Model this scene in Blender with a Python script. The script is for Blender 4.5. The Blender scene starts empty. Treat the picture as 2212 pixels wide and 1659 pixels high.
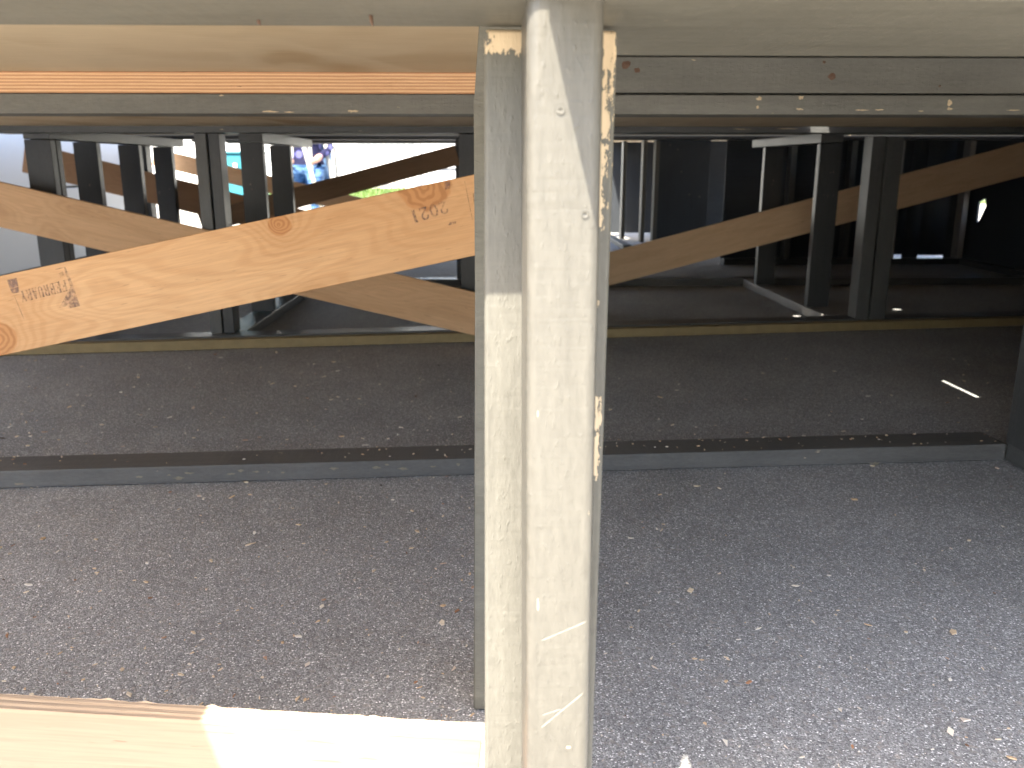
import bpy, bmesh, math, random
from mathutils import Vector, Matrix
random.seed(7)
R = math.radians
SC = bpy.context.scene
COL = SC.collection

# ------------------------------------------------------------------ camera
CAM_Z = 0.612
PITCH, YAW = R(14.3), R(1.53)            # looking down, turned a little to the right
FPX, CX, CY = 1850.0, 1106.0, 829.5      # focal length and centre on a 2212 x 1659 frame
cam_d = bpy.data.cameras.new('camera')
cam = bpy.data.objects.new('camera', cam_d)
COL.objects.link(cam)
cam.location = (0, 0, CAM_Z)
cam.rotation_euler = (R(90) - PITCH, 0, -YAW)
cam_d.sensor_width = 36.0
cam_d.lens = 36.0 * FPX / 2212.0
cam_d.clip_start = 0.01
cam_d.clip_end = 600
cam_d.dof.use_dof = True
cam_d.dof.focus_distance = 0.95
cam_d.dof.aperture_fstop = 10.0
SC.camera = cam

# ------------------------------------------------------------------ sky, sun, exposure
SUN = Vector((0.254, 0.52, -1.0)).normalized()      # direction the light travels
world = bpy.data.worlds.new('World')
SC.world = world
world.use_nodes = True
wn = world.node_tree.nodes; wl = world.node_tree.links
wn.clear()
sky = wn.new('ShaderNodeTexSky'); sky.sky_type = 'NISHITA'; sky.sun_disc = False; sky.dust_density = 3.0
sky.sun_elevation = math.asin(-SUN.z)
sky.sun_rotation = math.atan2(-SUN.x, -SUN.y)
bg = wn.new('ShaderNodeBackground'); bg.inputs['Strength'].default_value = 0.145
wo = wn.new('ShaderNodeOutputWorld')
wl.new(sky.outputs[0], bg.inputs['Color']); wl.new(bg.outputs[0], wo.inputs['Surface'])
sun_d = bpy.data.lights.new('sun', 'SUN'); sun_d.energy = 4.0; sun_d.angle = R(0.5)
sun_d.color = (1.0, 0.94, 0.82)
sun = bpy.data.objects.new('sun', sun_d); COL.objects.link(sun)
sun.rotation_euler = SUN.to_track_quat('-Z', 'Y').to_euler()
sun.location = (-3, -6, 12)
vs = SC.view_settings
vs.view_transform = 'Standard'; vs.look = 'None'; vs.gamma = 1.0; vs.exposure = 2.55
vs.use_curve_mapping = False

SC.render.engine = 'CYCLES'
SC.cycles.max_bounces = 6; SC.cycles.diffuse_bounces = 5; SC.cycles.glossy_bounces = 2
SC.cycles.transmission_bounces = 2; SC.cycles.transparent_max_bounces = 4
SC.cycles.sample_clamp_indirect = 6.0
SC.cycles.use_denoising = True
SC.cycles.use_adaptive_sampling = True; SC.cycles.adaptive_threshold = 0.02

# ------------------------------------------------------------------ helpers: points
_cp, _sp, _cy, _sy = math.cos(PITCH), math.sin(PITCH), math.cos(YAW), math.sin(YAW)
def ray(px, py):
    u, v = (px - CX) / FPX, -(py - CY) / FPX
    f = _cp + v * _sp; z = -_sp + v * _cp
    return Vector((u * _cy + f * _sy, -u * _sy + f * _cy, z))
EYE = Vector((0, 0, CAM_Z))
def onY(px, py, Y):
    r = ray(px, py); return EYE + r * (Y / r.y)
def onZ(px, py, Z=0.0):
    r = ray(px, py); return EYE + r * ((Z - CAM_Z) / r.z)
def onX(px, py, X):
    r = ray(px, py); return EYE + r * (X / r.x)

# ------------------------------------------------------------------ helpers: materials
class G:
    """tiny node-graph writer"""
    def __init__(s, name):
        s.m = bpy.data.materials.new(name); s.m.use_nodes = True
        s.t = s.m.node_tree; s.n = s.t.nodes; s.l = s.t.links
        s.n.clear()
        s.out = s.n.new('ShaderNodeOutputMaterial')
        s.b = s.n.new('ShaderNodeBsdfPrincipled')
        s.l.new(s.b.outputs[0], s.out.inputs['Surface'])
        tc = s.n.new('ShaderNodeTexCoord'); s.obj = tc.outputs['Object']
        oi = s.n.new('ShaderNodeObjectInfo'); s.rnd = oi.outputs['Random']
        geo = s.n.new('ShaderNodeNewGeometry'); s.pos = geo.outputs['Position']
        s.island = geo.outputs['Random Per Island']
    def put(s, sock, v):
        if hasattr(v, 'is_linked') or hasattr(v, 'links'): s.l.new(v, sock)
        else: sock.default_value = v
    def mt(s, op, a, b=0.0, c=0.0, clamp=False):
        n = s.n.new('ShaderNodeMath'); n.operation = op; n.use_clamp = clamp
        s.put(n.inputs[0], a); s.put(n.inputs[1], b); s.put(n.inputs[2], c)
        return n.outputs[0]
    def vec(s, scale, src=None, shift=True):
        n = s.n.new('ShaderNodeMapping'); s.put(n.inputs['Vector'], src or s.obj)
        n.inputs['Scale'].default_value = scale
        if shift and src is None:
            c = s.n.new('ShaderNodeCombineXYZ')
            for k in range(3): s.l.new(s.mt('MULTIPLY', s.rnd, 37.0 + 11 * k), c.inputs[k])
            s.l.new(c.outputs[0], n.inputs['Location'])
        return n.outputs[0]
    def noise(s, v, scale=1.0, detail=3.0, rough=0.55, dist=0.0):
        n = s.n.new('ShaderNodeTexNoise'); s.l.new(v, n.inputs['Vector'])
        n.inputs['Scale'].default_value = scale; n.inputs['Detail'].default_value = detail
        n.inputs['Roughness'].default_value = rough; n.inputs['Distortion'].default_value = dist
        return n.outputs['Fac']
    def voro(s, v, scale, feature='F1'):
        n = s.n.new('ShaderNodeTexVoronoi'); s.l.new(v, n.inputs['Vector'])
        n.inputs['Scale'].default_value = scale; n.feature = feature
        return n
    def step(s, v, lo, hi):
        n = s.n.new('ShaderNodeMapRange'); n.interpolation_type = 'SMOOTHSTEP'
        s.put(n.inputs[0], v); n.inputs[1].default_value = lo; n.inputs[2].default_value = hi
        return n.outputs[0]
    def mix(s, f, a, b):
        n = s.n.new('ShaderNodeMix'); n.data_type = 'RGBA'
        s.put(n.inputs[0], f)
        for i, v in ((6, a), (7, b)):
            if isinstance(v, tuple): n.inputs[i].default_value = (*v[:3], 1)
            else: s.l.new(v, n.inputs[i])
        return n.outputs[2]
    def scale_col(s, col, f):
        n = s.n.new('ShaderNodeMix'); n.data_type = 'RGBA'; n.blend_type = 'MULTIPLY'
        n.inputs[0].default_value = 1.0
        if isinstance(col, tuple): n.inputs[6].default_value = (*col, 1)
        else: s.l.new(col, n.inputs[6])
        c = s.n.new('ShaderNodeCombineColor')
        for k in range(3): s.l.new(f, c.inputs[k])
        s.l.new(c.outputs[0], n.inputs[7])
        return n.outputs[2]
    def ramp(s, v, stops):
        n = s.n.new('ShaderNodeValToRGB'); s.l.new(v, n.inputs[0])
        e = n.color_ramp.elements
        while len(e) < len(stops): e.new(0.5)
        for el, (p, c) in zip(e, stops): el.position = p; el.color = (*c, 1)
        return n.outputs[0]
    def sep(s, v):
        n = s.n.new('ShaderNodeSeparateXYZ'); s.l.new(v, n.inputs[0]); return n.outputs
    def bump(s, h, strength=0.3, dist=0.002):
        n = s.n.new('ShaderNodeBump'); s.l.new(h, n.inputs['Height'])
        n.inputs['Strength'].default_value = strength; n.inputs['Distance'].default_value = dist
        s.l.new(n.outputs[0], s.b.inputs['Normal'])
    def done(s, col, rough=0.6, spec=0.4):
        s.put(s.b.inputs['Base Color'], (*col, 1) if isinstance(col, tuple) else col)
        s.put(s.b.inputs['Roughness'], rough)
        s.b.inputs['Specular IOR Level'].default_value = spec
        return s.m

BARE = (0.60, 0.47, 0.31)
def paint(name, base, rough=0.5, wear=0.66, dirt=0.25, spec=0.4, peel=None, scratch=None, edge=None):
    """flat paint brushed over sawn softwood: grain shows as relief, chips show bare wood"""
    g = G(name)
    grain = g.noise(g.vec((3.0, 70, 70)), 1.0, 2, 0.6, 0.0)
    fine = g.noise(g.vec((70, 240, 240)), 1.0, 2, 0.6)
    blot = g.noise(g.vec((5, 9, 9)), 1.0, 3, 0.6)
    v = g.mt('ADD', g.mt('MULTIPLY', grain, 0.35), g.mt('MULTIPLY', blot, dirt * 2))
    v = g.mt('ADD', v, 1.0 - 0.175 - dirt)
    v = g.mt('ADD', v, g.mt('MULTIPLY', g.mt('SUBTRACT', fine, 0.5), 0.45))
    col = g.scale_col(base, v)
    chip = g.mt('ADD', g.noise(g.vec((22, 130, 130)), 1.0, 3, 0.7), g.mt('MULTIPLY', blot, 0.55))
    cm = g.step(chip, wear + 0.29, wear + 0.31)
    xyz = g.sep(g.obj)
    if peel:
        pn = g.mt('SUBTRACT', g.noise(g.vec((90, 260, 260), g.obj), 1.0, 4, 0.7), 0.5)
        blot2 = g.noise(g.vec((130, 170, 170), g.obj), 1.0, 3, 0.6)
        for (x0, x1, y0, y1, amp) in peel:
            dx = g.mt('SUBTRACT', (x1 - x0) / 2, g.mt('ABSOLUTE', g.mt('SUBTRACT', xyz[0], (x0 + x1) / 2)))
            dy = g.mt('SUBTRACT', (y1 - y0) / 2, g.mt('ABSOLUTE', g.mt('SUBTRACT', xyz[1], (y0 + y1) / 2)))
            d = g.mt('ADD', g.mt('MINIMUM', dx, dy), g.mt('MULTIPLY', pn, amp))
            cm = g.mt('MAXIMUM', cm, g.step(g.mt('SUBTRACT', d, g.mt('MULTIPLY', g.step(blot2, 0.55, 0.62), 0.004)), 0.0, 0.0006))
    wood = g.scale_col(BARE, g.mt('ADD', 0.75, g.mt('MULTIPLY', grain, 0.5)))
    col = g.mix(cm, col, wood)
    lump = g.noise(g.vec((170, 420, 420)), 1.0, 1, 0.5)
    h = g.mt('ADD', g.mt('MULTIPLY', grain, 0.6), g.mt('MULTIPLY', fine, 0.5))
    h = g.mt('ADD', h, g.mt('MULTIPLY', g.step(lump, 0.58, 0.85), 0.35))
    h = g.mt('SUBTRACT', h, g.mt('MULTIPLY', cm, 0.5))
    if scratch:
        for (xa, ya, xb, yb, wd) in scratch:
            L = math.hypot(xb - xa, yb - ya); ux, uy = (xb - xa) / L, (yb - ya) / L
            px = g.mt('SUBTRACT', xyz[0], xa); py = g.mt('SUBTRACT', xyz[1], ya)
            t = g.mt('ADD', g.mt('MULTIPLY', px, ux), g.mt('MULTIPLY', py, uy))
            q = g.mt('ABSOLUTE', g.mt('SUBTRACT', g.mt('MULTIPLY', px, uy), g.mt('MULTIPLY', py, ux)))
            q = g.mt('ADD', q, g.mt('MULTIPLY', g.mt('SUBTRACT', fine, 0.5), wd * 1.6))
            inside = g.mt('MULTIPLY', g.step(q, wd, wd * 0.55), g.mt('MULTIPLY', g.step(t, 0, 0.002), g.step(t, L, L - 0.004)))
            col = g.mix(g.mt('MULTIPLY', inside, 0.45), col, (0.40, 0.37, 0.30))
            h = g.mt('SUBTRACT', h, g.mt('MULTIPLY', inside, 0.8))
    ripple = g.noise(g.vec((160, 9, 9)), 1.0, 2, 0.6)
    h = g.mt('ADD', h, g.mt('MULTIPLY', ripple, 0.45))
    g.bump(h, 0.7, 0.0012)
    return g.done(col, g.mt('ADD', rough - 0.08, g.mt('MULTIPLY', blot, 0.2)), spec)

def plywood(name, light, dark, knots=(), fig=34.0, sx=2.6, sz=11.0, flecks=0.5, ringw=0.36, sy=1.0):
    """rotary-cut face veneer: contour figure that bends round the knots"""
    g = G(name)
    xyz = g.sep(g.obj)
    n = g.noise(g.vec((sx, sy, sz), None), 1.0, 1.0, 0.5, 0.6)
    core = None
    for (kx, kz, r) in knots:
        dx = g.mt('DIVIDE', g.mt('SUBTRACT', xyz[0], kx), r * 1.15)
        dz = g.mt('DIVIDE', g.mt('SUBTRACT', xyz[2], kz), r)
        wob = g.mt('MULTIPLY', g.mt('SUBTRACT', g.noise(g.vec((30, 30, 30), g.obj), 1.0, 2), 0.5), 0.55)
        d = g.mt('ADD', g.mt('SQRT', g.mt('ADD', g.mt('MULTIPLY', dx, dx), g.mt('MULTIPLY', dz, dz))), wob)
        n = g.mt('ADD', n, g.mt('MULTIPLY', g.mt('EXPONENT', g.mt('MULTIPLY', d, -0.55)), 0.75))
        c = g.step(d, 1.08, 0.92)
        core = c if core is None else g.mt('MAXIMUM', core, c)
    s = g.mt('SINE', g.mt('MULTIPLY', n, fig * 2.2))
    ring = g.step(s, -0.6, 1.0)
    broad = g.noise(g.vec((1.2, 3, 5)), 1.0, 3)
    fibre = g.noise(g.vec((14, 420, 420)), 1.0, 3, 0.6)
    streak = g.noise(g.vec((30, 320, 320)), 1.0, 2, 0.5)
    f = g.mt('ADD', g.mt('MULTIPLY', g.mt('MULTIPLY', ring, g.step(broad, 0.2, 0.8)), ringw), g.mt('MULTIPLY', g.step(n, 0.35, 0.75), 0.45), clamp=True)
    col = g.mix(f, light, dark)
    col = g.scale_col(col, g.mt('ADD', 0.78, g.mt('MULTIPLY', fibre, 0.44)))
    col = g.mix(g.mt('MULTIPLY', g.step(streak, 0.68, 0.76), flecks), col, tuple(c * 0.45 for c in dark))
    if core is not None:
        kcol = g.mix(g.step(s, -0.5, 0.8), (dark[0] * 0.98, dark[1] * 0.84, dark[2] * 0.7), (dark[0] * 0.72, dark[1] * 0.55, dark[2] * 0.4))
        col = g.mix(g.mt('MULTIPLY', core, 0.75), col, kcol)
    g.bump(g.mt('ADD', fibre, g.mt('MULTIPLY', ring, 0.4)), 0.12, 0.001)
    return g.done(col, 0.62, 0.3)

def plyedge(name, plies, thick):
    """sawn edge of a plywood sheet: stacked veneers, alternate grain"""
    g = G(name)
    xyz = g.sep(g.obj)
    w = g.mt('MULTIPLY', g.mt('SUBTRACT', g.noise(g.vec((9, 40, 40)), 1.0, 3), 0.5), thick * 0.05)
    z = g.mt('DIVIDE', g.mt('ADD', g.mt('ADD', xyz[2], w), thick / 2), thick)
    k = g.mt('MULTIPLY', z, plies)
    odd = g.mt('MODULO', g.mt('FLOOR', k), 2.0)
    fr = g.mt('FRACT', k)
    line = g.mt('ADD', g.step(fr, 0.12, 0.02), g.step(fr, 0.88, 0.98), clamp=True)
    n = g.noise(g.vec((24, 300, 500)), 1.0, 4, 0.65)
    a = g.mix(n, (0.60, 0.34, 0.19), (0.40, 0.20, 0.11))
    b = g.mix(n, (0.78, 0.54, 0.33), (0.62, 0.38, 0.20))
    col = g.mix(odd, a, b)
    col = g.mix(g.mt('MULTIPLY', line, 0.45), col, (0.24, 0.12, 0.06))
    void = g.step(g.noise(g.vec((22, 160, 200)), 1.0, 2), 0.76, 0.79)
    col = g.mix(void, col, (0.04, 0.02, 0.012))
    g.bump(n, 0.4, 0.002)
    return g.done(col, 0.75, 0.2)

def asphalt_mat():
    g = G('asphalt')
    p = g.vec((1, 1, 1), g.pos)
    v1 = g.voro(p, 560.0); v2 = g.voro(p, 210.0)
    c1 = g.sep(v1.outputs['Color']); c2 = g.sep(v2.outputs['Color'])
    base = g.ramp(c1[0], [(0.0, (0.095, 0.094, 0.092)), (0.4, (0.18, 0.178, 0.175)), (0.8, (0.245, 0.24, 0.234)), (0.94, (0.36, 0.353, 0.345)), (1.0, (0.68, 0.67, 0.655))])
    col = g.mix(g.mt('MULTIPLY', g.step(c2[0], 0.72, 0.98), 0.6), base, g.mix(c2[1], (0.26, 0.225, 0.195), (0.10, 0.10, 0.104)))
    big = g.noise(p, 2.2, 4, 0.6)
    patch = g.noise(p, 9.0, 2, 0.6)
    f = g.mt('ADD', g.mt('ADD', 0.82, g.mt('MULTIPLY', big, 1.0)), g.mt('MULTIPLY', patch, 0.36))
    col = g.scale_col(col, f)
    dust = g.step(big, 0.50, 0.75)
    col = g.mix(g.mt('MULTIPLY', dust, 0.10), col, (0.25, 0.21, 0.17))
    h = g.mt('ADD', g.mt('MULTIPLY', v1.outputs['Distance'], -1.0), g.mt('MULTIPLY', v2.outputs['Distance'], -0.7))
    g.bump(h, 0.4, 0.0025)
    return g.done(col, 0.72, 0.35)

def plain(name, col, rough=0.6, var=0.15, scale=12.0, spec=0.4):
    g = G(name)
    n = g.noise(g.vec((1, 1, 1)), scale, 4)
    g.bump(n, 0.1, 0.002)
    return g.done(g.scale_col(col, g.mt('ADD', 1 - var, g.mt('MULTIPLY', n, 2 * var))), rough, spec)

M = {}
M['taupe'] = paint('taupe_paint', (0.114, 0.108, 0.088), 0.5, 0.78, 0.3)
M['taupe_worn'] = paint('taupe_paint_worn', (0.112, 0.108, 0.094), 0.5, 0.765, 0.35)
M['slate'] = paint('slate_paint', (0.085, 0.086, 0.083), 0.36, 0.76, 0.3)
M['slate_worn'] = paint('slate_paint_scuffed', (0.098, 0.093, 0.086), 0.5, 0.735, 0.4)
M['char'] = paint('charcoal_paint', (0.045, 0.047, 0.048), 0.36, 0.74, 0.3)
M['dusty'] = paint('dusty_lit_grey_paint', (0.27, 0.255, 0.24), 0.6, 0.76, 0.4)
M['panel'] = paint('dark_panel_paint', (0.036, 0.041, 0.048), 0.6, 0.80, 0.3)
M['ply'] = plywood('fir_plywood', (0.66, 0.44, 0.235), (0.56, 0.325, 0.145))
M['plyb'] = plywood('brown_plywood', (0.66, 0.41, 0.225), (0.50, 0.285, 0.14))
M['plyd'] = plywood('backlit_plywood', (0.30, 0.18, 0.10), (0.24, 0.135, 0.07), fig=60, sz=30, flecks=0.7)  # darker brace plywood, the backlit shade is put into its colour
M['plydeck'] = plywood('deck_plywood', (0.56, 0.455, 0.31), (0.38, 0.265, 0.145), fig=9, sx=4.5, sz=2.2, flecks=0.1, ringw=0.8, sy=1.6)
M['edge2'] = plyedge('ply_edge_double', 13, 0.0375)
M['edge1'] = plyedge('ply_edge', 7, 0.018)
M['pt'] = plain('treated_pine', (0.27, 0.20, 0.095), 0.65, 0.3, 30)
M['asphalt'] = asphalt_mat()
M['white'] = plain('white_metal', (0.74, 0.76, 0.78), 0.4, 0.05, 3)
M['whitewall'] = plain('white_wall', (0.80, 0.80, 0.78), 0.7, 0.04, 2)
M['grey'] = plain('grey_cloth', (0.36, 0.38, 0.40), 0.8, 0.1, 6)
M['steel'] = plain('screw_steel', (0.22, 0.20, 0.17), 0.4, 0.2, 200)
M['rust'] = plain('rusty_nail', (0.10, 0.055, 0.035), 0.7, 0.3, 200)

# ------------------------------------------------------------------ helpers: objects
def tag(o, label=None, cat=None, group=None, kind=None):
    if label: o['label'] = label
    if cat: o['category'] = cat
    if group: o['group'] = group
    if kind: o['kind'] = kind
    return o
def thing(name, loc, label, cat, group=None):
    o = bpy.data.objects.new(name, None); COL.objects.link(o)
    o.location = loc; o.empty_display_size = 0.1
    return tag(o, label, cat, group)
def link(name, me, mats, mw, parent=None):
    o = bpy.data.objects.new(name, me); COL.objects.link(o)
    for m in (mats if isinstance(mats, (list, tuple)) else [mats]): me.materials.append(m)
    if parent is not None:
        base = Matrix.Identity(4); p = parent
        while p is not None:
            base = p.matrix_basis @ base if p.parent is None else p['_mw'].to_list_matrix() @ base if False else WM[p.name]
            break
        o.parent = parent
        o.matrix_basis = base.inverted() @ mw
    else:
        o.matrix_basis = mw
    WM[o.name] = mw.copy()
    return o
WM = {}
def mesh_from(bm, name, smooth=False):
    bmesh.ops.recalc_face_normals(bm, faces=bm.faces)
    me = bpy.data.meshes.new(name); bm.to_mesh(me); bm.free()
    if smooth:
        for p in me.polygons: p.use_smooth = True
    return me
def box_bm(x0, x1, y0, y1, z0, z1, bev=0.0025, seg=2):
    bm = bmesh.new()
    vv = [bm.verts.new((x, y, z)) for x in (x0, x1) for y in (y0, y1) for z in (z0, z1)]
    for f in ((0, 1, 3, 2), (4, 6, 7, 5), (0, 4, 5, 1), (2, 3, 7, 6), (0, 2, 6, 4), (1, 5, 7, 3)):
        bm.faces.new([vv[i] for i in f])
    if bev > 0:
        bmesh.ops.bevel(bm, geom=bm.edges[:], offset=bev, segments=seg, affect='EDGES', profile=0.5)
    return bm
def reg(o):
    WM[o.name] = Matrix.Translation(o.location); return o
def beam(name, a, b, w, h, mat, parent=None, up=(0, 0, 1), bev=0.0025, seg=2, smooth=True):
    """timber from a to b along its centre line; w across, h along 'up'; grain runs along local X"""
    a, b = Vector(a), Vector(b); L = (b - a).length
    x = (b - a).normalized(); u = Vector(up)
    y = u.cross(x).normalized(); z = x.cross(y).normalized()
    mw = Matrix((( x.x, y.x, z.x, a.x), (x.y, y.y, z.y, a.y), (x.z, y.z, z.z, a.z), (0, 0, 0, 1)))
    me = mesh_from(box_bm(0, L, -w / 2, w / 2, -h / 2, h / 2, bev, seg), name, smooth)
    o = link(name, me, mat, mw, parent)
    if bev > 0:
        wnm = o.modifiers.new('weighted_normals', 'WEIGHTED_NORMAL'); wnm.mode = 'FACE_AREA'; wnm.weight = 100
    return o
def block(name, x0, x1, y0, y1, z0, z1, mat, parent=None, bev=0.0025, seg=2):
    """box given by its extents, grain along the longest side"""
    d = [x1 - x0, y1 - y0, z1 - z0]; k = d.index(max(d))
    cx, cy, cz = (x0 + x1) / 2, (y0 + y1) / 2, (z0 + z1) / 2
    if k == 0: return beam(name, (x0, cy, cz), (x1, cy, cz), d[1], d[2], mat, parent, (0, 0, 1), bev, seg)
    if k == 1: return beam(name, (cx, y0, cz), (cx, y1, cz), d[0], d[2], mat, parent, (0, 0, 1), bev, seg)
    return beam(name, (cx, cy, z0), (cx, cy, z1), d[0], d[1], mat, parent, (0, 1, 0), bev, seg)
def frame(name, loc, label, cat, group=None):
    return reg(thing(name, loc, label, cat, group))
def prism(name, pts, y0, y1, mat, parent=None, bev=0.002):
    """polygon in the XZ plane, extruded from y0 to y1"""
    bm = bmesh.new()
    f = [bm.verts.new((p[0], y0, p[1])) for p in pts]; k = [bm.verts.new((p[0], y1, p[1])) for p in pts]
    bm.faces.new(f); bm.faces.new(k[::-1]); n = len(pts)
    for i in range(n): bm.faces.new((f[i], k[i], k[(i + 1) % n], f[(i + 1) % n]))
    if bev: bmesh.ops.bevel(bm, geom=bm.edges[:], offset=bev, segments=2, affect='EDGES', profile=0.5)
    o = link(name, mesh_from(bm, name, True), mat, Matrix.Identity(4), parent)
    wnm = o.modifiers.new('weighted_normals', 'WEIGHTED_NORMAL'); wnm.mode = 'FACE_AREA'; wnm.weight = 100
    return o
def tube(bm, pts, r, n=8):
    rings = []
    for i, p in enumerate(pts):
        p = Vector(p)
        t = (Vector(pts[min(i + 1, len(pts) - 1)]) - Vector(pts[max(i - 1, 0)])).normalized()
        s = t.cross(Vector((0, 0, 1)) if abs(t.z) < 0.9 else Vector((1, 0, 0))).normalized(); q = t.cross(s)
        rr = r[i] if isinstance(r, (list, tuple)) else r
        rings.append([bm.verts.new(p + s * rr * math.cos(a) + q * rr * math.sin(a)) for a in [2 * math.pi * k / n for k in range(n)]])
    for A, B in zip(rings, rings[1:]):
        for k in range(n): bm.faces.new((A[k], A[(k + 1) % n], B[(k + 1) % n], B[k]))
    bm.faces.new(rings[0][::-1]); bm.faces.new(rings[-1])

def holed_sheet(name, x0, x1, y0, y1, z0, z1, holes, mat, parent):
    """flat sheet with rectangular openings cut through it"""
    xs = sorted({x0, x1} | {h[0] for h in holes} | {h[1] for h in holes}); ys = sorted({y0, y1} | {h[2] for h in holes} | {h[3] for h in holes})
    bm = bmesh.new(); V = {}
    def v(i, j, k):
        if (i, j, k) not in V: V[(i, j, k)] = bm.verts.new((xs[i] - x0, ys[j] - y0, (z0, z1)[k] - z0))
        return V[(i, j, k)]
    def solid(i, j):
        if not (0 <= i < len(xs) - 1 and 0 <= j < len(ys) - 1): return False
        cx, cy = (xs[i] + xs[i + 1]) / 2, (ys[j] + ys[j + 1]) / 2
        return not any(h[0] < cx < h[1] and h[2] < cy < h[3] for h in holes)
    for i in range(len(xs) - 1):
        for j in range(len(ys) - 1):
            if not solid(i, j): continue
            bm.faces.new((v(i, j, 0), v(i, j + 1, 0), v(i + 1, j + 1, 0), v(i + 1, j, 0)))
            bm.faces.new((v(i, j, 1), v(i + 1, j, 1), v(i + 1, j + 1, 1), v(i, j + 1, 1)))
            for (di, dj, a_, b_) in ((-1, 0, (i, j + 1), (i, j)), (1, 0, (i + 1, j), (i + 1, j + 1)), (0, -1, (i, j), (i + 1, j)), (0, 1, (i + 1, j + 1), (i, j + 1))):
                if not solid(i + di, j + dj): bm.faces.new((v(*a_, 0), v(*b_, 0), v(*b_, 1), v(*a_, 1)))
    return link(name, mesh_from(bm, name), mat, Matrix.Translation((x0, y0, z0)), parent)

# ================================================================== SETTING
bm = bmesh.new()
for v in ((-150, -80), (150, -80), (150, 220), (-150, 220)): bm.verts.new((v[0], v[1], 0))
bm.faces.new(bm.verts)
tag(link('asphalt_ground', mesh_from(bm, 'asphalt_ground'), M['asphalt'], Matrix.Identity(4)), 'dark speckled asphalt under the timber platform', kind='structure')

g = G('pale_concrete'); nn = g.noise(g.vec((1, 1, 1), g.pos), 6.0, 5)
conc = g.done(g.ramp(nn, [(0.3, (0.33, 0.305, 0.26)), (0.7, (0.43, 0.40, 0.345))]), 0.8, 0.3)
bm = bmesh.new(); bm.faces.new([bm.verts.new((x_, y_, 0.004)) for x_, y_ in ((-8, -9), (8, -9), (8, 0.42), (-8, 0.42))])  # front part is out of view, added to bounce sunlight onto the underside
bm.faces.new([bm.verts.new((x_, y_, 0.004)) for x_, y_ in ((-8, 0.42), (-2.0, 0.42), (-2.0, 7.15), (-8, 7.15))])
bm.faces.new([bm.verts.new((x_, y_, 0.004)) for x_, y_ in ((-30, 7.15), (30, 7.15), (30, 40), (-30, 40))])
tag(link('concrete_bounce_apron', mesh_from(bm, 'concrete_bounce_apron'), conc, Matrix.Identity(4)), 'pale concrete paving around the platform, its front part added to bounce light', kind='structure')

# ================================================================== FRONT FRAME
SOF = 0.697                                   # height of the front beam's underside
Y0 = 0.572                                    # front face of the flat stud
ff = frame('front_frame', (0.02, Y0, 0), 'nearest grey painted timber frame with peeling upright post and top beam', 'timber frame')
block('top_beam', -1.75, 1.75, 0.483, 0.582, SOF, SOF + 0.036, M['taupe'], ff, 0.003)
# flat stud behind, slightly tapering in the picture like the photo
tl = onY(1044, 60, Y0); tr = onY(1337, 60, Y0); bl = onY(1043, 1600, Y0); br = onY(1286, 1600, Y0)
sx0, sx1 = (tl.x + bl.x) / 2, (tr.x + br.x) / 2
Hs = SOF - 0.0025
a = Vector(((bl.x + br.x) / 2 + ((bl.x + br.x) - (tl.x + tr.x)) / 2 * 0.35, Y0 + 0.019, 0.002)); b = Vector(((tl.x + tr.x) / 2, Y0 + 0.019, Hs))
W = (tr.x - tl.x) * 0.99
hw = W / 2
peel = [(Hs - 0.0165, Hs + 0.02, -hw, hw, 0.022), (Hs - 0.055, Hs + 0.02, hw - 0.012, hw - 0.002, 0.036), (Hs - 0.085, Hs - 0.045, hw - 0.014, hw - 0.003, 0.028),
        (Hs - 0.125, Hs - 0.085, hw - 0.014, hw - 0.005, 0.024), (Hs - 0.30, Hs - 0.24, hw - 0.009, hw - 0.003, 0.020), (Hs - 0.178, Hs - 0.172, hw - 0.013, hw - 0.006, 0.002)]
M['stud_peel'] = paint('taupe_paint_peeling', (0.126, 0.119, 0.099), 0.5, 0.80, 0.3, peel=peel)
beam('stud', a, b, W, 0.038, M['stud_peel'], ff, (0, 1, 0), 0.003, 3)
# post on edge in front of it
YP = 0.487
pl_t = onY(1147, 20, YP); pr_t = onY(1299, 20, YP); pl_b = onY(1129, 1640, YP); pr_b = onY(1279, 1640, YP)
wP = ((pr_t.x - pl_t.x) + (pr_b.x - pl_b.x)) / 2
zt, zb = pl_t.z, pl_b.z
ct, cb = (pl_t.x + pr_t.x) / 2, (pl_b.x + pr_b.x) / 2
k = (SOF - 0.002 - zb) / (zt - zb); topx = cb + (ct - cb) * k
k0 = (0.002 - zb) / (zt - zb); botx = cb + (ct - cb) * k0
dP = Y0 - 0.001 - YP
def post_xy(px, py):
    p = onY(px, py, YP); c = cb + (ct - cb) * (p.z - zb) / (zt - zb)
    return p.z - 0.002, p.x - c
scr = []
for (p, q, wd) in (((1168, 1384), (1270, 1341), 0.0005), ((1168, 1572), (1262, 1495), 0.0006), ((1170, 1545), (1215, 1530), 0.0005)):
    s0, s1 = post_xy(*p), post_xy(*q); scr.append((s0[0], s0[1], s1[0], s1[1], wd))
pe = []
for (px, py, hx, hy) in ((1162, 1305, 0.0045, 0.0007), (1228, 1614, 0.0010, 0.0016)):
    c = post_xy(px, py); pe.append((c[0] - hx, c[0] + hx, c[1] - hy, c[1] + hy, 0.0022))
M['post_paint'] = paint('taupe_paint_scratched', (0.098, 0.091, 0.075), 0.42, 0.80, 0.16, 0.5, peel=pe, scratch=scr)
post = beam('post', (botx, YP + dP / 2, 0.002), (topx, YP + dP / 2, SOF + 0.008), wP, dP, M['post_paint'], ff, (0, 1, 0), 0.0065, 4)
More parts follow.
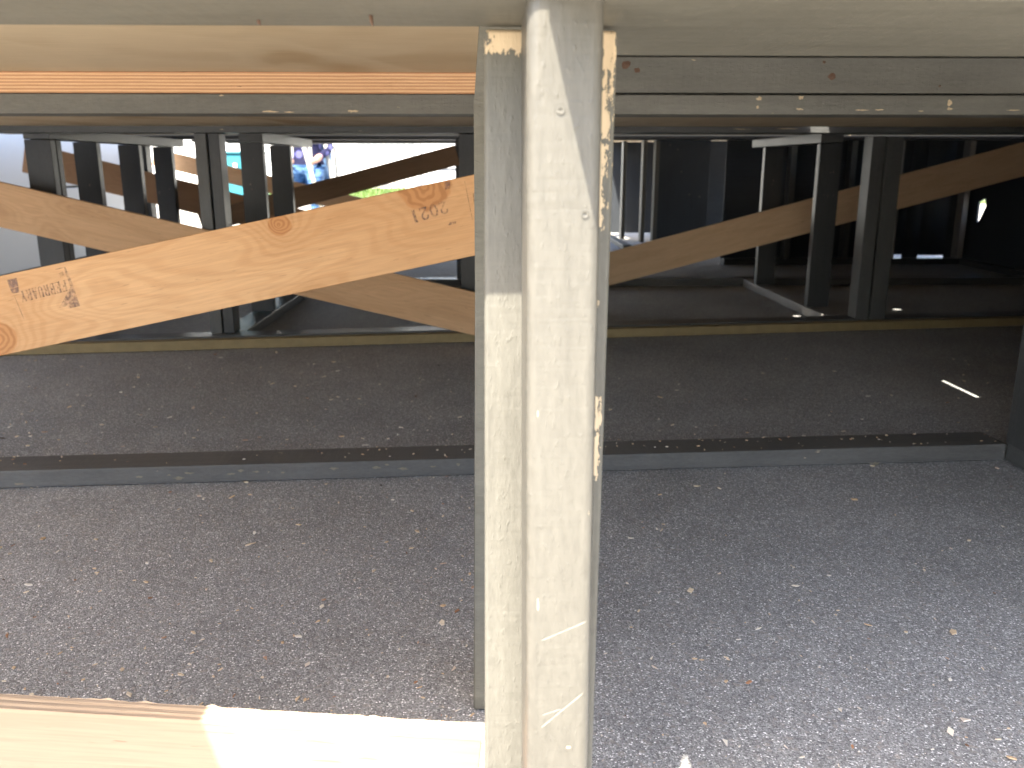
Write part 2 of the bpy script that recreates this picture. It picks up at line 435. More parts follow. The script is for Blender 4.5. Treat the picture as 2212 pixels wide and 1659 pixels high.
# sister stud showing as a narrow strip left of the flat stud
P = lambda x, y, Y: (onY(x, y, Y).x, onY(x, y, Y).z)
YS = 0.865
q0 = onY(1040, 62, YS); q1 = onY(1023, 235, YS); q2 = onY(1026, 600, YS); q3 = onY(1024, 1640, YS)
zdl0 = onY(500, 158, 1.655).z - 0.002
prism('sister_stud', [(q0.x, zdl0), (q1.x, q1.z), (q2.x, q2.z), (q3.x, 0.003), (q3.x + 0.09, 0.003), (q0.x + 0.09, zdl0)], YS, YS + 0.036, M['taupe'], ff, 0.003)
# screw heads in the post
def disc(name, c, r, mat, parent, n=14):
    bm = bmesh.new()
    o = [bm.verts.new((r * math.cos(t), 0, r * math.sin(t))) for t in [2 * math.pi * i / n for i in range(n)]]
    i_ = [bm.verts.new((r * .62 * math.cos(t), -r * 0.12, r * .62 * math.sin(t))) for t in [2 * math.pi * i / n for i in range(n)]]
    j_ = [bm.verts.new((r * .3 * math.cos(t), r * 0.25, r * .3 * math.sin(t))) for t in [2 * math.pi * i / n for i in range(n)]]
    for A, B in ((o, i_), (i_, j_)):
        for q in range(n): bm.faces.new((A[q], A[(q + 1) % n], B[(q + 1) % n], B[q]))
    bm.faces.new(j_)
    return link(name, mesh_from(bm, name, True), mat, Matrix.Translation(c), parent)
for (px, py) in ((1211, 238), (1264, 463)):
    c = onY(px, py, YP - 0.0006); disc('screw', c, 0.0024, M['post_paint'], ff)

for (px, py, L_) in ((800, 33, 0.006), (557, 43, 0.003), (1190, 12, 0.003)):
    p = onZ(px, py, SOF); bm = bmesh.new(); tube(bm, [(0, 0, 0.002), (0.0006, 0, -L_ * 0.6), (0.0012, 0, -L_)], [0.0012, 0.0011, 0.0003], 6)
    link('nail', mesh_from(bm, 'nail', True), M['rust'], Matrix.Translation(p), ff)
# unseen boards added above the opening to cast shadow edges, sun gap between
ob = frame('shadow_board', (-1.0, 0.34, 0.70), 'unseen grey board added above the left side of the opening to cast its shadow', 'board')
block('plank', -0.95, -0.361, 0.27, 0.481, 0.700, 0.738, M['taupe'], ob)
ob = frame('shadow_board', (1.0, 0.34, 0.70), 'unseen grey board added above the right side of the opening to cast its shadow', 'board')
block('plank', onY(1170, 0, YP).x, 0.95, 0.36, 0.481, 0.7005, 0.738, M['taupe'], ob)

# toe board at bottom left
YT = 0.583
t0 = onY(0, 1531, YT); t1 = onY(1041, 1595, YT)
tb = frame('toe_board', (-0.25, YT, 0.0), 'sunlit plywood board standing low across the bottom left', 'plywood board')
dirv = (t1 - t0).normalized()
e0 = t0 - dirv * 0.5; e1 = t1
nrm = Vector((-dirv.z, 0, dirv.x))
hT = 0.17
M['toeply'] = plywood('pale_plywood', (0.40, 0.24, 0.165), (0.31, 0.17, 0.105), fig=9, sx=2.0, sz=8, flecks=0.5)
for i, (off, th, mt_) in enumerate(((0.0, 0.0, None),)):
    mid0 = e0 - nrm * (hT / 2 + 0.0015); mid1 = e1 - nrm * (hT / 2 + 0.0015)
    beam('board', mid0 + Vector((0, 0.0085, 0)), mid1 + Vector((0, 0.0085, 0)), 0.017, hT, M['toeply'], tb, (0, 0, 1), 0.0008, 1)
# sawn upper edge with veneers lying along the board
def veneer_edge():
    g = G('sawn_ply_top_edge')
    xyz = g.sep(g.obj)
    n = g.noise(g.vec((20, 500, 300)), 1.0, 4, 0.65)
    k_ = g.mt('MULTIPLY', g.mt('DIVIDE', g.mt('ADD', xyz[1], 0.0088), 0.0176), 5)
    odd = g.mt('MODULO', g.mt('FLOOR', k_), 2.0)
    col = g.mix(odd, g.mix(n, (0.40, 0.30, 0.20), (0.30, 0.21, 0.14)), g.mix(n, (0.60, 0.45, 0.30), (0.48, 0.33, 0.2)))
    g.bump(n, 0.6, 0.003)
    return g.done(col, 0.8, 0.2)
M['vedge'] = veneer_edge()
random.seed(3)
bm = bmesh.new(); L = (e1 - e0).length; N = 150; rows = []
for i in range(N + 1):
    x = L * i / N
    rag = random.uniform(0, 0.0004) + (random.uniform(0.0004, 0.0016) if random.random() < 0.10 else 0)
    rag2 = random.uniform(0, 0.0003)
    rows.append([bm.verts.new((x, yy, zz)) for yy, zz in ((-0.0088, -0.002), (-0.0088, 0.001 + rag2), (0.0088, 0.001 + rag * 0.3), (0.0088 + rag, 0.001 + rag), (0.0088, -0.002))])
for A, B in zip(rows, rows[1:]):
    for q in range(5): bm.faces.new((A[q], A[(q + 1) % 5], B[(q + 1) % 5], B[q]))
bm.faces.new(rows[0]); bm.faces.new(rows[-1][::-1])
mid0 = e0 - nrm * 0.0005 + Vector((0, 0.0085, 0))
x = dirv; y = Vector((0, 1, 0)); z = x.cross(y)
link('sawn_edge', mesh_from(bm, 'sawn_edge'), M['vedge'], Matrix(((x.x, y.x, z.x, mid0.x), (x.y, y.y, z.y, mid0.y), (x.z, y.z, z.z, mid0.z), (0, 0, 0, 1))), tb)

# ================================================================== SECOND FRAME (about 1.6 m away)
Y2 = 1.625
sf = frame('cross_frame', (0, Y2, 0), 'second timber cross frame, its scuffed slate plate lying on the asphalt', 'timber frame', 'cross frames under the platform')
g0 = onZ(0, 1057); g1 = onZ(2170, 995)
d = (g1 - g0).normalized(); pn = Vector((-d.y, d.x, 0))
ga = g0 - d * 0.7 + pn * 0.0445; gb = g1 + pn * 0.0445
beam('bottom_plate', ga + Vector((0, 0, 0.0195)), gb + Vector((0, 0, 0.0195)), 0.089, 0.036, M['slate_worn'], sf, (0, 0, 1), 0.003, 2)
z2b = onY(1000, 247, Y2).z; z2t = onY(700, 202, Y2).z
block('top_plate', -1.75, 1.75, Y2, Y2 + 0.089, z2b, z2t, M['taupe_worn'], sf, 0.003)
# right-hand post of this frame and hidden centre stud
pr = onY(2180, 900, Y2 + 0.085)
block('post', pr.x, pr.x + 0.089, Y2 - 0.002, Y2 + 0.085, 0.0395, z2b - 0.001, M['char'], sf)
block('stud', 0.0, 0.038, Y2 + 0.004, Y2 + 0.08, 0.0395, z2b - 0.001, M['slate'], sf)
s0 = onZ(2166, 995)
block('side_plate', s0.x + 0.004, s0.x + 0.042, 0.60, gb.y - 0.046, 0.002, 0.040, M['slate'], sf)
# deck over the first bay: bare plywood left, painted boards right
zdl = onY(500, 158, Y2 + 0.03).z
dl = frame('deck_panel', (-0.9, 1.1, zdl), 'bare plywood deck sheet over the front left bay', 'deck panel')
block('sheet', -1.75, 0.005, 0.484, Y2 + 0.033, zdl, zdl + 0.018, M['plydeck'], dl)
zdr = onY(1700, 122, Y2).z
dr = frame('deck_panel', (0.9, 1.1, zdr), 'grey painted deck over the front right bay', 'deck panel')
block('sheet', -0.02, 1.75, 0.484, Y2 + 0.02, zdr, zdr + 0.018, M['taupe'], dr)
block('rim_joist', 0.03, 1.75, Y2 - 0.006, Y2 + 0.032, z2t + 0.002, zdr - 0.001, M['taupe_worn'], dr, 0.003)
block('soffit_board', 0.068, 1.75, 0.585, onZ(1700, 121, SOF + 0.002).y, SOF + 0.002, SOF + 0.038, M['taupe'], dr, 0.003)
for (px, py, r_) in ((1352, 140, 0.011), (1376, 152, 0.007), (1797, 165, 0.009), (1780, 134, 0.004), (2030, 186, 0.003)):
    bm = bmesh.new(); c_ = bm.verts.new((0, -0.0012, 0)); random.seed(int(px))
    rim = [bm.verts.new((r_ * random.uniform(.6, 1) * math.cos(t_), 0, r_ * .8 * random.uniform(.6, 1) * math.sin(t_))) for t_ in [2 * math.pi * i / 11 for i in range(11)]]
    for i in range(11): bm.faces.new((c_, rim[i], rim[(i + 1) % 11]))
    link('knot', mesh_from(bm, 'knot'), M['rust'], Matrix.Translation(onY(px, py, Y2 - 0.0062)), dr)
# doubled plywood over the second frame, edge towards us, and the deck it belongs to
d2 = frame('deck_panel', (-0.9, 2.3, z2t), 'doubled plywood deck whose layered orange edge shows at upper left', 'deck panel')
zc = (z2t + zdl) / 2; he = zdl - z2t - 0.0008
M['edge2'] = plyedge('ply_edge_double', 13, he)
beam('layered_edge', (-1.75, Y2 + 0.012, zc), (0.004, Y2 + 0.012, zc), 0.016, he, M['edge2'], d2, (0, 0, 1), 0.0006, 1)
block('sheet', -2.1, 0.60, Y2 + 0.034, 2.944, zc - he / 2, zc + he / 2, M['plydeck'], d2)
# right-hand half has a joint that lets the sun through
d2r = frame('deck_panel', (1.2, 2.3, z2t), 'deck over the right bay with an open joint that lets sun in', 'deck panel')
za, zb_ = zc - he / 2, zc + he / 2
h0 = onZ(2031, 819); h1 = onZ(2118, 858)
off = Vector((SUN.x, SUN.y)) / -SUN.z * zb_
slx = (h0.x + h1.x) / 2 - off.x; sly0, sly1 = h1.y - off.y, h0.y - off.y
holed_sheet('sheet', 0.601, 3.08, Y2 + 0.034, 2.944, za, zb_, [(slx - 0.0095, slx + 0.0095, sly0, sly1)], M['plydeck'], d2r)

# ================================================================== THIRD FRAME (about 3 m away)
Y3 = 2.985
tf = frame('cross_frame', (0, Y3, 0), 'third timber cross frame resting behind a yellowish treated sleeper', 'timber frame', 'cross frames under the platform')
k0_, k1_ = onZ(0, 770), onZ(2212, 705)
d = (k1_ - k0_).normalized(); pn = Vector((-d.y, d.x, 0))
ya, yb = k0_ - d * 0.5, k1_ + d * 0.8
hPT = 0.033
sl = beam('treated_sleeper', ya + pn * 0.019 + Vector((0, 0, hPT / 2 + 0.002)), yb + pn * 0.019 + Vector((0, 0, hPT / 2 + 0.002)), 0.038, hPT, M['pt'], None)
tag(sl, 'yellowish treated pine sleeper on the asphalt below the third frame', 'timber')
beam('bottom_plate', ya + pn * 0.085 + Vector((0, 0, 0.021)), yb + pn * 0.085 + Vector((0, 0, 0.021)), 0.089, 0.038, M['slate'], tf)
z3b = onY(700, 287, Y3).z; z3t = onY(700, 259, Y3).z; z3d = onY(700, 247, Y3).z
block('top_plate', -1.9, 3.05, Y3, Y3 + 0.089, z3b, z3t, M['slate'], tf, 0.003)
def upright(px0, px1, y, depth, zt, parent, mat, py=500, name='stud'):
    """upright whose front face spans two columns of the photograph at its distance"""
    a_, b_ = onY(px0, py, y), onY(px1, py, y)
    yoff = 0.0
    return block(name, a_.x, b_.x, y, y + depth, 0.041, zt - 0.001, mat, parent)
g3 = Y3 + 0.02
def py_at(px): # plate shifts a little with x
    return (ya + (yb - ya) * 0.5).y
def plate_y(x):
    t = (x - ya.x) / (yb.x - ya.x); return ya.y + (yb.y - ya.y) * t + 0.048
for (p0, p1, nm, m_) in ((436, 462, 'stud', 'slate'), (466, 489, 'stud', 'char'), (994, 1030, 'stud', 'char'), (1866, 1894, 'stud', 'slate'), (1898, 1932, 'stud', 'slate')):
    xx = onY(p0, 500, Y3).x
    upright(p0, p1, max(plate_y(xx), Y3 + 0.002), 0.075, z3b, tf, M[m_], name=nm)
xx = onY(60, 430, Y3 + 0.05)
# thin plywood lying on top of the third frame
fx = onY(1765, 256, Y3).x
d3 = frame('deck_panel', (0, 3.7, z3t), 'plywood deck over the third bay, a thin orange line above the beam', 'deck panel')
beam('layered_edge', (-1.9, Y3 + 0.012, (z3t + z3d) / 2), (fx + 0.01, Y3 + 0.012, (z3t + z3d) / 2), 0.016, z3d - z3t - 0.003, M['edge1'], d3, bev=0.0006, seg=1)
hs = []
for (px, py, hx, hy) in ((1744, 693, 0.016, 0.035), (1938, 668, 0.018, 0.016), (2086, 898, 0.0, 0.0)):
    if hx == 0: continue
    p = onZ(px, py); o_ = Vector((SUN.x, SUN.y)) / -SUN.z * z3d; y_ = max(p.y - o_.y, Y3 + 0.12)
    hs.append((p.x - o_.x - hx, p.x - o_.x + hx, y_ - hy, y_ + hy))
holed_sheet('sheet', -2.35, 3.05, Y3 + 0.03, 4.44, z3t + 0.002, z3d, hs, M['plydeck'], d3)
block('cover_strip', -2.35, fx - 0.035, 2.90, Y3 + 0.029, z3d + 0.003, z3d + 0.02, M['slate'], d3)
block('cover_strip', fx + 0.03, 3.05, 2.902, Y3 + 0.029, z3d + 0.003, z3d + 0.02, M['slate'], d3)

# ================================================================== SIDE FRAMES running away from us
def side_frame(label, x, ys, y_end, zt, w=0.038, depth=0.089, plate='slate', studmat='char'):
    t = frame('side_frame', (x, ys[0], 0), label, 'timber frame', 'side frames running back under the platform')
    block('bottom_plate', x - 0.045, x + 0.045, plate_y(x) + 0.088, y_end, 0.002, 0.040, M[plate], t)
    block('top_plate', x - 0.045, x + 0.045, ys[0] - 0.0, y_end, zt, zt + 0.038, M['slate'], t)
    for yy in ys[0:]:
        block('stud', x - depth / 2, x + depth / 2, yy + 0.001, yy + w, 0.0415, zt - 0.0015, M[studmat], t)
    return t
zs = onY(290, 312, 3.85).z
XL = onY(68, 430, 3.0).x
side_frame('outer left side frame of dark studs against the pale wall', XL, [3.085, 3.126, 3.44, 3.85, 4.24], 4.42, 0.700)
XM = onY(462, 500, 3.02).x
side_frame('inner left side frame of dark studs beside the crossed braces', XM + 0.034, [3.45, 3.92], 4.42, 0.700)
XR = onY(1880, 690, 3.0).x
side_frame('right side frame with a dusty pale bottom plate', XR + 0.0, [3.50, 4.20], 4.42, 0.700, plate='dusty', studmat='char')

# ================================================================== FOURTH AND FIFTH FRAMES
Y4 = 4.45
f4 = frame('cross_frame', (0, Y4, 0), 'fourth timber cross frame deep in the shade', 'timber frame', 'cross frames under the platform')
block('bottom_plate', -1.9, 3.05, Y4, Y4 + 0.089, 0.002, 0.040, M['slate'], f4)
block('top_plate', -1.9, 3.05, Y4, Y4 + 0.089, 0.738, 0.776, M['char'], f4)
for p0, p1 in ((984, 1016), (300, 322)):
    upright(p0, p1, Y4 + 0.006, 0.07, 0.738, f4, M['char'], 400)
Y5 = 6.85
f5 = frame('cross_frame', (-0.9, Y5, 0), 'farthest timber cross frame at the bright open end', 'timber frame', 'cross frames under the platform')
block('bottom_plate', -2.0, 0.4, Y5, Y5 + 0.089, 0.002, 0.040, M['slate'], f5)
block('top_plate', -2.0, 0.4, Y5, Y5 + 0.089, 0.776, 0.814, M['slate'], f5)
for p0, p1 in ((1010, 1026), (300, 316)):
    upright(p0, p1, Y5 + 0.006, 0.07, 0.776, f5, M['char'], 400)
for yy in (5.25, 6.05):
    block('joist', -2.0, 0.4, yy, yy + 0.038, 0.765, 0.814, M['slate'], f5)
d4 = frame('deck_panel', (0.5, 5.7, 0.82), 'rearmost plywood deck over the far bays', 'deck panel')
block('sheet', -2.35, 3.06, 4.442, 6.96, 0.816, 0.834, M['plydeck'], d4)
block('sheet', 1.0, 3.05, 6.962, 8.3, 0.816, 0.834, M['plydeck'], d4)

# ================================================================== RIGHT BAY: dark boarded walls
bw = frame('boarded_wall', (2.4, 5.48, 0), 'dark boarded back wall of the right bay with light slits at its foot', 'wall')
xb0 = onY(1560, 500, 5.48).x; XRW = 3.0
sl_ = [(onY(1924, 572, 5.48).x, onY(1946, 572, 5.48).x), (onY(1979, 572, 5.48).x, onY(2036, 572, 5.48).x), (onY(2081, 572, 5.48).x, onY(2089, 572, 5.48).x)]
cuts = [xb0, sl_[0][0], sl_[0][1], sl_[1][0], sl_[1][1], sl_[2][0], sl_[2][1], XRW + 0.045]
for i in range(7):
    x0, x1 = cuts[i] + 0.0004, cuts[i + 1] - 0.0004
    block('panel', x0, x1, 5.48, 5.492, (0.058 if i == 1 else 0.053 if i == 3 else 0.068) if i % 2 else 0.030, 0.814, M['panel'], bw, 0.0)
block('bottom_plate', xb0, XRW, 5.40, 5.476, 0.002, 0.040, M['char'], bw)
for px, m_ in ((1700, 'slate'), (1828, 'slate'), (1928, 'dusty'), (2078, 'dusty')):  # last two studs coloured paler to stand for brightly lit edges
    a_ = onY(px, 420, 5.43); block('stud', a_.x, a_.x + 0.036, 5.40, 5.476, 0.0405, 0.81, M[m_], bw)
rw = frame('boarded_wall', (XRW, 4.0, 0), 'dark boarded side wall closing the right bay', 'wall')
ys_ = [1.73, 2.7, 3.6, 4.5]
for y0_, y1_ in zip(ys_, ys_[1:]):
    block('panel', XRW + 0.03, XRW + 0.042, y0_ + 0.0004, y1_ - 0.0004, 0.004, 0.81, M['panel'], rw, 0.0)
# last sheet has a broken corner letting daylight in
hole = [onX(px, py, XRW + 0.03) for px, py in ((2114, 436), (2128, 428), (2130, 445), (2112, 482), (2109, 478))]
hc = sum(hole, Vector()) / 5; o4 = [(4.5004, 0.004), (5.478, 0.004), (5.478, 0.81), (4.5004, 0.81)]
bm = bmesh.new()
def ring_pts(n_=40):
    A_, B_ = [], []
    for i in range(n_):
        a_ = 2 * math.pi * i / n_; dy, dz = math.cos(a_), math.sin(a_)
        t_ = min(((o4[1][0] if dy > 0 else o4[0][0]) - hc.y) / dy if abs(dy) > 1e-6 else 1e9, ((o4[2][1] if dz > 0 else o4[0][1]) - hc.z) / dz if abs(dz) > 1e-6 else 1e9)
        A_.append((hc.y + dy * t_, hc.z + dz * t_))
        best = 0.01
        for k in range(5):
            p, q = hole[k], hole[(k + 1) % 5]; ey, ez = q.y - p.y, q.z - p.z
            den = dy * ez - dz * ey
            if abs(den) < 1e-9: continue
            r_ = ((p.y - hc.y) * ez - (p.z - hc.z) * ey) / den; w_ = ((p.y - hc.y) * dz - (p.z - hc.z) * dy) / den
            if r_ > 0 and -1e-6 <= w_ <= 1 + 1e-6: best = r_
        B_.append((hc.y + dy * best, hc.z + dz * best))
    return A_, B_
A_, B_ = ring_pts()
for x_ in (XRW + 0.03,):
    O_ = [bm.verts.new((x_, a_, b_)) for a_, b_ in A_]; I_ = [bm.verts.new((x_, a_, b_)) for a_, b_ in B_]
    I2 = [bm.verts.new((x_ + 0.012, a_, b_)) for a_, b_ in B_]; O2 = [bm.verts.new((x_ + 0.012, a_, b_)) for a_, b_ in A_]
    for P1, P2 in ((O_, I_), (I_, I2), (I2, O2), (O2, O_)):
        for i in range(40): bm.faces.new((P1[i], P1[(i + 1) % 40], P2[(i + 1) % 40], P2[i]))
link('broken_panel', mesh_from(bm, 'broken_panel'), M['panel'], Matrix.Identity(4), rw)
block('bottom_plate', XRW - 0.02, XRW + 0.028, 1.75, 5.38, 0.002, 0.040, M['char'], rw)
fw = frame('boarded_wall', (2.0, Y2 + 0.1, 0), 'dark boarded front wall right of the opening', 'wall')
for x0, x1 in ((pr.x + 0.092, 1.9), (1.906, 3.03)):
    block('panel', x0, x1, Y2 + 0.05, Y2 + 0.062, 0.004, 0.735, M['panel'], fw, 0.001)
sw = frame('boarded_wall', (s0.x + 0.1, 1.1, 0), 'dark boarded panel beside the front right corner', 'wall')
block('panel', s0.x + 0.046, s0.x + 0.058, 0.60, Y2 - 0.01, 0.003, z2b + 0.02, M['slate'], sw, 0.001)
# recess further back, right of centre
rc = frame('boarded_wall', (1.4, 7.6, 0), 'dark boarded recess with nail holes and thin pale stud edges', 'wall')
block('panel', 1.03, onY(1412, 420, 7.6).x, 7.6, 7.612, 0.04, 0.81, M['panel'], rc, 0.001)
block('panel', onY(1414, 420, 6.6).x, onY(1530, 420, 6.6).x, 6.6, 6.612, 0.01, 0.81, M['panel'], rc, 0.001)
block('panel', onY(1530, 420, 7.3).x, 3.0, 7.3, 7.312, 0.04, 0.81, M['panel'], rc, 0.001)
for px, yy in ((1340, 7.0), (1382, 6.7), (1408, 6.58)):
    a_ = onY(px, 420, yy); block('stud', a_.x, a_.x + 0.03, yy - 0.09, yy - 0.002, 0.0415, 0.80, M['taupe'], rc)
c0 = onZ(1322, 512, 0.04); block('bottom_plate', c0.x - 0.02, c0.x + 0.04, 6.4, 8.2, 0.002, 0.040, M['taupe'], rc)
for (px, py) in ((1448, 313), (1464, 323), (1472, 371), (1489, 420), (1511, 425)):
    c = onY(px, py, 6.598); disc('nail_hole', c, 0.007, M['taupe'], rc, 8)

# ================================================================== DIAGONAL BRACES
def brace(label, Y, l_top, l_bot, r_top, r_bot, mat, ext0=0.0, ext1=0.0, th=0.018, group=None):
    a0, a1 = onY(*l_top, Y), onY(*l_bot, Y); b0, b1 = onY(*r_top, Y), onY(*r_bot, Y)
    A, B = (a0 + a1) / 2, (b0 + b1) / 2
    u = (B - A).normalized(); n = Vector((-u.z, 0, u.x))
    w = (abs((a0 - a1).dot(n)) + abs((b0 - b1).dot(n))) / 2
    A2, B2 = A - u * ext0, B + u * ext1
    o = beam('plywood_brace', A2 + Vector((0, th / 2, 0)), B2 + Vector((0, th / 2, 0)), th, w, mat, None, (0, 0, 1), 0.0012, 1)
    tag(o, label, 'brace', group or 'diagonal plywood braces')
    return o, A2, u, n, w
YA = Y2 - 0.019
# knots given in the board's own length/width coordinates
A_l, A_r = (onY(0, 597, YA) + onY(0, 768, YA)) / 2, (onY(1027, 375, YA) + onY(1027, 553, YA)) / 2
uA = (A_r - A_l).normalized(); nA = Vector((-uA.z, 0, uA.x)); A_start = A_l - uA * 0.45
def knot(px, py, r):
    p = onY(px, py, YA) - A_start; return (p.dot(uA), p.dot(nA), r)
M['plyA'] = plywood('stamped_fir_plywood', (0.63, 0.38, 0.195), (0.48, 0.25, 0.105), knots=[knot(602, 487, 0.019), knot(918, 402, 0.042), knot(-8, 735, 0.034)], fig=34, sx=2.6, sz=10, flecks=0.35)
brA, A2, u, n, w = brace('long honey plywood brace stamped FEBRUARY and 2021', YA, (0, 597), (0, 768), (1027, 375), (1027, 553), M['plyA'], 0.45, 0.07)
brace('brown plywood brace sloping down behind the stamped one', Y3 - 0.022, (0, 392), (0, 492), (1027, 633), (1027, 724), M['plyb'], 0.7, 0.05)
brace('dark brown plywood brace with a round knot, sloping down in the left bay', 4.42, (110, 322), (116, 387), (430, 398), (437, 466), plywood('brown_plywood_knot', (0.56, 0.32, 0.17), (0.46, 0.245, 0.12), knots=[(onY(213, 405, 4.42).x - onY(60, 360, 4.42).x, -0.06, 0.016)], fig=30), 0.14, 1.0)
brace('small light brown plywood brace farthest back at the left', 6.80, (330, 319), (330, 357), (430, 343), (430, 381), M['plyb'], 0.0, 1.9)
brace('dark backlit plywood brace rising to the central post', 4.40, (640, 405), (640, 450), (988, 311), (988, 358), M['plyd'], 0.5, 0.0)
brace('brown plywood brace rising through the dark right bay', 3.95, (1322, 546), (1322, 613), (2212, 305), (2212, 383), plywood('brown_plywood_plain', (0.72, 0.50, 0.31), (0.60, 0.38, 0.21), fig=60, sx=5, sz=34, flecks=0.9), 0.7, 0.5)

# scuffs where the paint has come off the beams
bare = plain('bare_scuffed_wood', (0.46, 0.36, 0.24), 0.8, 0.35, 220)
grub = plain('grubby_scuffed_wood', (0.19, 0.165, 0.12), 0.8, 0.4, 200)
def scuff(px, py, wpx, hpx, Y, parent, n=16, mat=None):
    random.seed(int(px * 7 + py)); c_ = onY(px, py, Y); k_ = onY(px + 1, py, Y).x - c_.x
    bm = bmesh.new(); m_ = bm.verts.new((0, 0, 0))
    rim = [bm.verts.new((wpx * k_ / 2 * math.cos(t_) * random.uniform(.35, 1), 0, hpx * k_ / 2 * math.sin(t_) * random.uniform(.25, 1))) for t_ in [2 * math.pi * i / n for i in range(n)]]
    for i in range(n): bm.faces.new((m_, rim[i], rim[(i + 1) % n]))
    link('bare_patch', mesh_from(bm, 'bare_patch'), mat or bare, Matrix.Translation(c_), parent)
for a_ in ((585, 241, 44, 5), (625, 242, 30, 4), (762, 240, 34, 9), (478, 206, 14, 4), (1640, 213, 20, 12), (1637, 232, 8, 10), (1730, 210, 16, 14), (1728, 236, 18, 7), (2051, 222, 14, 18), (2052, 235, 16, 8), (1860, 238, 40, 4), (1900, 237, 26, 4), (2190, 238, 40, 4), (1990, 240, 20, 3)):
    scuff(*a_, Y2 - 0.0008, sf)
for a_ in ((1650, 267, 20, 10), (1700, 278, 60, 3), (1600, 279, 50, 3)):
    scuff(*a_, Y3 - 0.0008, tf)
for k_ in ((300, 1030), (365, 1026), (385, 1033), (410, 1022), (500, 1024), (520, 1017), (552, 1019), (610, 1021), (720, 1012), (815, 1010), (836, 1004), (870, 1012), (935, 1008), (990, 1003), (40, 1045), (1890, 1001)):
    p_ = onZ(*k_, 0.02); t_ = (p_.x - g0.x) / (g1.x - g0.x); scuff(k_[0], k_[1], random.uniform(10, 34), random.uniform(4, 10), g0.y + (g1.y - g0.y) * t_ - 0.0012, sf, 16, grub)
# ink stamp on the long brace
def ink():
    g = G('faded_ink')
    n = g.noise(g.vec((1, 1, 1), g.pos), 170.0, 4, 0.6); n2 = g.noise(g.vec((1, 1, 1), g.pos), 28.0, 3)
    f = g.step(g.mt('ADD', n, g.mt('MULTIPLY', n2, 0.6)), 0.62, 0.98)
    tr = g.n.new('ShaderNodeBsdfTransparent'); mx = g.n.new('ShaderNodeMixShader')
    g.l.new(g.mt('ADD', 0.40, g.mt('MULTIPLY', f, 0.55)), mx.inputs[0]); g.l.new(g.b.outputs[0], mx.inputs[1]); g.l.new(tr.outputs[0], mx.inputs[2])
    g.l.new(mx.outputs[0], g.out.inputs['Surface'])
    return g.done((0.20, 0.14, 0.145), 0.7, 0.2)
M['ink'] = ink()
def arc(cx, cy, rx, ry, a0, a1, n=12): return [(cx + rx * math.cos(R(a0 + (a1 - a0) * i / n)), cy + ry * math.sin(R(a0 + (a1 - a0) * i / n))) for i in range(n + 1)]
GL = {  # strokes in a 0..1 x 0..1 cell: (polyline, width)
 'F': [([(.22, 0), (.22, 1)], .26), ([(.05, .97), (.92, .97)], .09), ([(.88, 1), (.88, .72)], .10), ([(.3, .52), (.66, .52)], .09), ([(.64, .66), (.64, .38)], .08), ([(.05, .03), (.45, .03)], .07)],
 'E': [([(.22, 0), (.22, 1)], .26), ([(.05, .97), (.9, .97)], .09), ([(.87, 1), (.87, .75)], .10), ([(.3, .52), (.64, .52)], .09), ([(.62, .64), (.62, .40)], .08), ([(.05, .03), (.92, .03)], .09), ([(.89, 0), (.89, .26)], .10)],
 'B': [([(.2, 0), (.2, 1)], .25), ([(.05, .97), (.5, .97)], .08), ([(.05, .03), (.5, .03)], .08), ([(.3, .53), (.55, .53)], .08), (arc(.48, .75, .3, .22, 90, -90), .22), (arc(.5, .27, .34, .24, 90, -90), .24)],
 'R': [([(.2, 0), (.2, 1)], .25), ([(.05, .97), (.5, .97)], .08), ([(.3, .50), (.55, .50)], .08), (arc(.48, .74, .32, .23, 90, -90), .22), ([(.55, .50), (.74, .3), (.78, .03), (.98, .05)], .20), ([(.05, .03), (.38, .03)], .07)],
 'U': [([(.2, 1), (.2, .25)], .25), (arc(.5, .25, .3, .22, 180, 360), .12), ([(.8, 1), (.8, .25)], .14), ([(.03, .97), (.38, .97)], .07), ([(.64, .97), (.98, .97)], .07)],
 'A': [([(.12, 0), (.48, 1)], .10), ([(.52, 1), (.84, 0)], .26), ([(.26, .32), (.72, .32)], .08), ([(0, .03), (.28, .03)], .07), ([(.65, .03), (1.0, .03)], .07)],
 'Y': [([(.15, 1), (.48, .45)], .25), ([(.88, 1), (.54, .45)], .10), ([(.5, .5), (.5, 0)], .25), ([(0, .97), (.34, .97)], .07), ([(.7, .97), (1, .97)], .07), ([(.32, .03), (.68, .03)], .07)],
 '2': [(arc(.48, .70, .34, .24, 190, -30, 14) + [(.36, .28), (.16, .08)], .15), ([(.10, .08), (.90, .08)], .16), ([(.88, .02), (.88, .24)], .09)],
 '0': [(arc(.5, .5, .36, .43, 0, 360, 26), .17)],
 '1': [([(.5, 0), (.5, 1)], .24), ([(.28, .93), (.5, .93)], .14), ([(.3, .04), (.7, .04)], .06)],
}
def ribbon(bm, pts, w, ax, ay, f):
    """flat stroke of width w in cell units (ax, ay scale the cell so widths stay even)"""
    P_ = [Vector((p[0] * ax, p[1] * ay)) for p in pts]; L_, R_ = [], []
    for i, p in enumerate(P_):
        t = (P_[min(i + 1, len(P_) - 1)] - P_[max(i - 1, 0)]).normalized(); s = Vector((-t.y, t.x)) * w * ax / 2
        L_.append(bm.verts.new(f(p + s))); R_.append(bm.verts.new(f(p - s)))
    for i in range(len(P_) - 1): bm.faces.new((L_[i], L_[i + 1], R_[i + 1], R_[i]))
